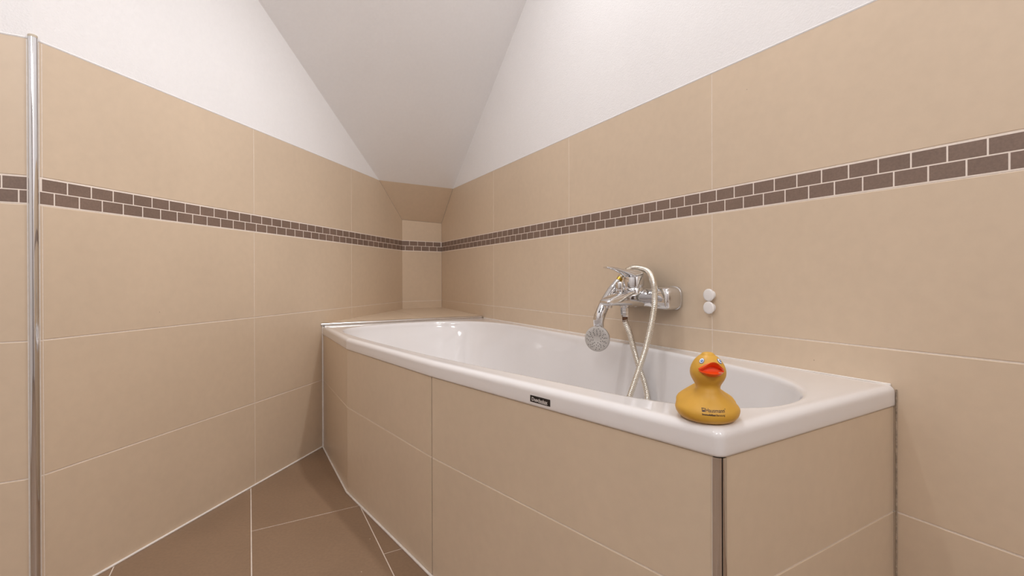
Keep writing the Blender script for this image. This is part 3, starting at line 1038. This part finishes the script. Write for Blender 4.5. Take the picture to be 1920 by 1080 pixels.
# ------------------------------------------------------------------ white knobs on the wall
def knob_hook(z, label):
    r = thing('wall_hook', label, 'hook', su(0, 0.795, z), 'white knob hooks beside the mixer')
    c = su(0.0, 0.795, z)
    bm = bmesh.new()
    lathe(bm, c + nW * 0.0003, nW, [(0.0115, 0), (0.0115, 0.0018), (0.0075, 0.0040), (0.0052, 0.0070), (0.0050, 0.0095)], 28)
    make('stem', bm, M_WHITEPL, r, smooth=50)
    bm = bmesh.new()
    lathe(bm, c + nW * 0.0092, nW, [(0.0100, 0), (0.0150, 0.0012), (0.0163, 0.0028), (0.0163, 0.0048), (0.0152, 0.0062), (0.0120, 0.0068), (0.004, 0.0070)], 40)
    make('knob', bm, M_WHITEPL, r, smooth=50)
knob_hook(0.6912, 'upper of the two round white knob hooks on the right wall')
knob_hook(0.6580, 'lower of the two round white knob hooks on the right wall')

# ------------------------------------------------------------------ rubber duck
DUCK = Vector((0.2832, 0.6705, RIM + 0.0006))
duck = thing('rubber_duck', 'yellow rubber duck with orange bill sitting on the near corner of the tub rim', 'toy', DUCK)
DROT = math.atan2(-0.98, -0.185) + PI / 2       # model faces -Y
DM = Matrix.Translation(DUCK) @ Matrix.Rotation(DROT, 4, 'Z') @ Matrix.Diagonal((0.925, 0.925, 1.005, 1))
HEADYAW = Matrix.Rotation(R(-4), 4, 'Z')
#        z       half width  depth front  depth back  shift y
PROF = [(0.0000, .0320, .0320, .0360, 0), (0.0008, .0365, .0365, .0405, 0), (0.0030, .0410, .0410, .0455, 0), (0.0070, .0448, .0440, .0500, 0), (0.0120, .0466, .0450, .0530, 0),
        (0.0165, .0462, .0440, .0545, 0), (0.0210, .0430, .0412, .0550, 0), (0.0255, .0376, .0372, .0550, -.0005), (0.0295, .0322, .0330, .0545, -.001),
        (0.0330, .0268, .0290, .0525, -.002), (0.0360, .0228, .0258, .0470, -.003), (0.0390, .0199, .0232, .0360, -.004), (0.0420, .0183, .0210, .0240, -.005),
        (0.0450, .0177, .0197, .0195, -.0048), (0.0480, .0182, .0192, .0180, -.0045), (0.0515, .0200, .0200, .0188, -.0045), (0.0555, .0225, .0220, .0210, -.005),
        (0.0600, .0250, .0240, .0232, -.005), (0.0645, .0263, .0250, .0248, -.005), (0.0690, .0264, .0252, .0252, -.005), (0.0735, .0254, .0246, .0250, -.005),
        (0.0780, .0236, .0232, .0238, -.005), (0.0825, .0208, .0208, .0215, -.005), (0.0865, .0174, .0176, .0182, -.005), (0.0897, .0136, .0138, .0146, -.005),
        (0.0912, .0112, .0114, .0122, -.005), (0.0924, .0098, .0098, .0106, -.005), (0.0940, .0084, .0082, .0090, -.005), (0.0952, .0058, .0056, .0062, -.005), (0.0957, .0022, .0022, .0024, -.005)]
bm = bmesh.new()
ND = 72
dense_prof = []
for i in range(len(PROF) - 1):
    dense_prof.append(PROF[i])
    a, b = PROF[i], PROF[i + 1]
    p0_, p3_ = PROF[max(i - 1, 0)], PROF[min(i + 2, len(PROF) - 1)]
    t = 0.5
    dense_prof.append(tuple(0.5 * ((2 * a[k]) + (b[k] - p0_[k]) * t + (2 * p0_[k] - 5 * a[k] + 4 * b[k] - p3_[k]) * t * t + (3 * a[k] - p0_[k] - 3 * b[k] + p3_[k]) * t ** 3) for k in range(5)))
dense_prof.append(PROF[-1])
rings = []
for z, hw, df, db, sh in dense_prof:
    ring = []
    for i in range(ND):
        th = 2 * PI * i / ND
        x, y = math.cos(th) * hw, math.sin(th)
        yy = y * (db if y > 0 else df)
        zz = z
        # back and tail lifted behind the neck
        if y > 0 and 0.016 < z < 0.0435:
            q = min(1, (z - 0.016) / 0.012) * (1 if z < 0.036 else max(0, (0.0435 - z) / 0.0075))
            kx = max(0.0, 1 - (x / 0.040) ** 2)
            x *= 1 + 0.30 * q * math.sin(PI * y) * (1 if z > 0.024 else (z - 0.016) / 0.008)
            zz += 0.0075 * kx * y * y * q
        # moulded wings
        side_k = abs(math.cos(th))
        if 0.006 < z < 0.030 and side_k > 0.5 and y > -0.62:
            e = ((y - 0.12) / 0.62) ** 2 + ((z - 0.0175) / 0.0105) ** 2
            if e < 1:
                k_ = (1 - e) ** 2 * (3 - 2 * (1 - e))
                x *= 1 + 0.016 * k_ + 0.006 * math.sin(z * 1400 + y * 6) * k_
        ring.append(DM @ Vector((x, yy + sh, zz)))
    rings.append(ring)
ring_loft(bm, rings)
bmesh.ops.recalc_face_normals(bm, faces=bm.faces[:])
dtree = BVHTree.FromBMesh(bm)
make('duck_body', bm, M_RUBBER, duck, smooth=180)
def duck_hit(x, z, z1=None):
    """surface point of the body seen straight from its front"""
    o = DM @ Vector((x, -0.12, z)); d = (DM.to_3x3() @ Vector((0, 1, 0)))
    h, n, _, _ = dtree.ray_cast(o, d)
    return h, n
# printed lettering
def print_on(t, x0, z0, off=0.0003):
    bmesh.ops.triangulate(t, faces=t.faces[:])
    bmesh.ops.subdivide_edges(t, edges=[e for e in t.edges if e.calc_length() > 0.002], cuts=1)
    for v in t.verts:
        h, n = duck_hit(x0 + v.co.x, z0 + v.co.y)
        if h is not None: v.co = h + n * off
    return t
def fit(t, width):
    xs = [v.co.x for v in t.verts]; k = width / (max(xs) - min(xs)); m = min(xs)
    for v in t.verts: v.co.x = (v.co.x - m) * k
    return t
bm = bmesh.new()
TX = -0.0160
merge(bm, print_on(fit(text_mesh('Hausmann', 0.0066, 0.00004), 0.0268), TX + 0.0050, 0.0185))
merge(bm, print_on(fit(text_mesh('°', 0.0050), 0.0012), TX + 0.0321, 0.0195))
merge(bm, print_on(fit(text_mesh('Immobilien', 0.0034, 0.00012), 0.0184), TX, 0.0142))
merge(bm, print_on(fit(text_mesh('Beratung', 0.0034, 0.00002), 0.0124), TX + 0.0193, 0.0142))
# small house mark in front of the name: frame with a dark lower half
def quad(a, b, c, d):
    t = bmesh.new(); t.faces.new([t.verts.new((x, y, 0)) for x, y in (a, b, c, d)]); return t
for q in (((0, 0), (.0042, 0), (.0042, .0022), (0, .0016)), ((0, .0040), (.0042, .0040), (.0042, .0046), (0, .0046)),
          ((0, .0016), (.0006, .0016), (.0006, .0040), (0, .0040)), ((.0036, .0022), (.0042, .0022), (.0042, .0040), (.0036, .0040)),
          ((.0006, .0030), (.0022, .0036), (.0022, .0031), (.0006, .0024))):
    merge(bm, print_on(quad(*q), TX, 0.0185))
make('printed_lettering', bm, M_PRINT, duck, label='small dark printed lettering on the chest')
# eyes
HB = 0.0010
for sx in (-1, 1):
    x = sx * 0.0130 + HB
    h, n = duck_hit(x, 0.0850)
    ax, ay, an = frame_from(n)
    def disc(rx, ry, off, du=0, dv=0, th=0.0006):
        bm = bmesh.new()
        rg = []
        for k, o in ((1.0, -0.0008), (1.0, off), (0.9, off + th * 0.4), (0.5, off + th * 0.6)):
            rg.append([h + an * o + ax * (0.80 * rx * k * math.cos(2 * PI * i / 28) + 0.8 * du) + ay * (0.80 * ry * k * math.sin(2 * PI * i / 28) + dv) for i in range(28)])
        ring_loft(bm, rg)
        bmesh.ops.recalc_face_normals(bm, faces=bm.faces[:])
        return bm
    eye = make('eye', disc(0.0043, 0.0054, 0.0002), M_EYEB, duck, smooth=50, label='painted eye with blue ring')
    make('eye_white', disc(0.0037, 0.0047, 0.0005), M_EYEW, eye, smooth=50)
    make('iris', disc(0.0023, 0.0028, 0.0009, 0.0006, -0.0002), M_EYEB, eye, smooth=50)
    make('pupil', disc(0.0010, 0.0012, 0.0013, 0.0006, -0.0002), M_EYEL, eye, smooth=50)
# open bill: arched upper half, spooned lower half
def head_front(x, z):
    h, n = duck_hit(x, z)
    if h is None: return Vector((x, -0.02, z))
    return DM.inverted() @ h
M_BILL = beak_material(tuple(DM @ Vector((0.0135, -0.0330, 0.0705)) - DUCK))
def bill(top):
    bm = bmesh.new()
    NU, NV = 25, 9
    grid_a, grid_b = [], []
    for i in range(NU):
        u = -1 + 2 * i / (NU - 1)
        x = HB + u * 0.0188
        c = max(0.0, 1 - u * u)
        ra, rb = [], []
        for j in range(NV):
            v = j / (NV - 1)
            if top:
                zr = 0.0750 + 0.0078 * c ** 1.2                        # where it grows out of the face
                zl = 0.0748 + 0.0118 * c ** 1.7                        # its upturned lip
                out = 0.0022 + 0.0120 * c ** 0.9
                th = 0.0026 + 0.0002 * c
            else:
                zr = 0.0720 - 0.0070 * c ** 0.8
                zl = 0.0720 - 0.0012 * c ** 0.9
                out = 0.0022 + 0.0128 * c ** 0.8
                th = 0.0026 + 0.0038 * c ** 0.8
            hf = head_front(x * 0.985, zr)
            y = hf.y + 0.0015 - (out + 0.0015) * (v ** 0.75)
            z = zr + (zl - zr) * v ** 1.2
            bul = math.sin(PI * v) * 0.0010 * c
            ra.append(Vector((x * (1 - 0.02 * v), y, z + (bul if top else -bul))))
            if top:
                rb.append(Vector((x * 0.97 * (1 - 0.02 * v), y + th * 0.5 * v, z - th - 0.0030 * c * (1 - v))))
            else:
                rb.append(Vector((x * 0.97 * (1 - 0.02 * v), y + th * 0.35 * v, zl + 0.0002 + (0.0012 * (1 - v)) * c - 0.0010 * math.sin(PI * v) * c)))
        grid_a.append([DM @ p for p in ra]); grid_b.append([DM @ p for p in rb])
    # closed shell: outer skin then inner skin around the lip
    rings = [ga + gb[::-1] for ga, gb in zip(grid_a, grid_b)]
    ring_loft(bm, rings)
    bmesh.ops.recalc_face_normals(bm, faces=bm.faces[:])
    return bm
bm = bill(True)
lining = []
for i in range(25):                                  # coloured inside of the open bill
    u = -0.97 + 1.94 * i / 24
    c = max(0.0, 1 - u * u); x = HB + u * 0.0185
    col_ = []
    for j in range(7):
        z = 0.0722 - 0.0055 * c ** 0.8 + (0.0018 + 0.0130 * c) * j / 6
        col_.append(DM @ (head_front(x, z) + Vector((0, -0.0006, 0))))
    lining.append(col_)
ring_loft(bm, lining, False, False, False)
bmesh.ops.remove_doubles(bm, verts=bm.verts, dist=1e-6)
o = make('upper_bill', bm, M_BILL, duck, smooth=50)
bm = bill(False)
o = make('lower_bill', bm, M_BILL, duck, smooth=50)
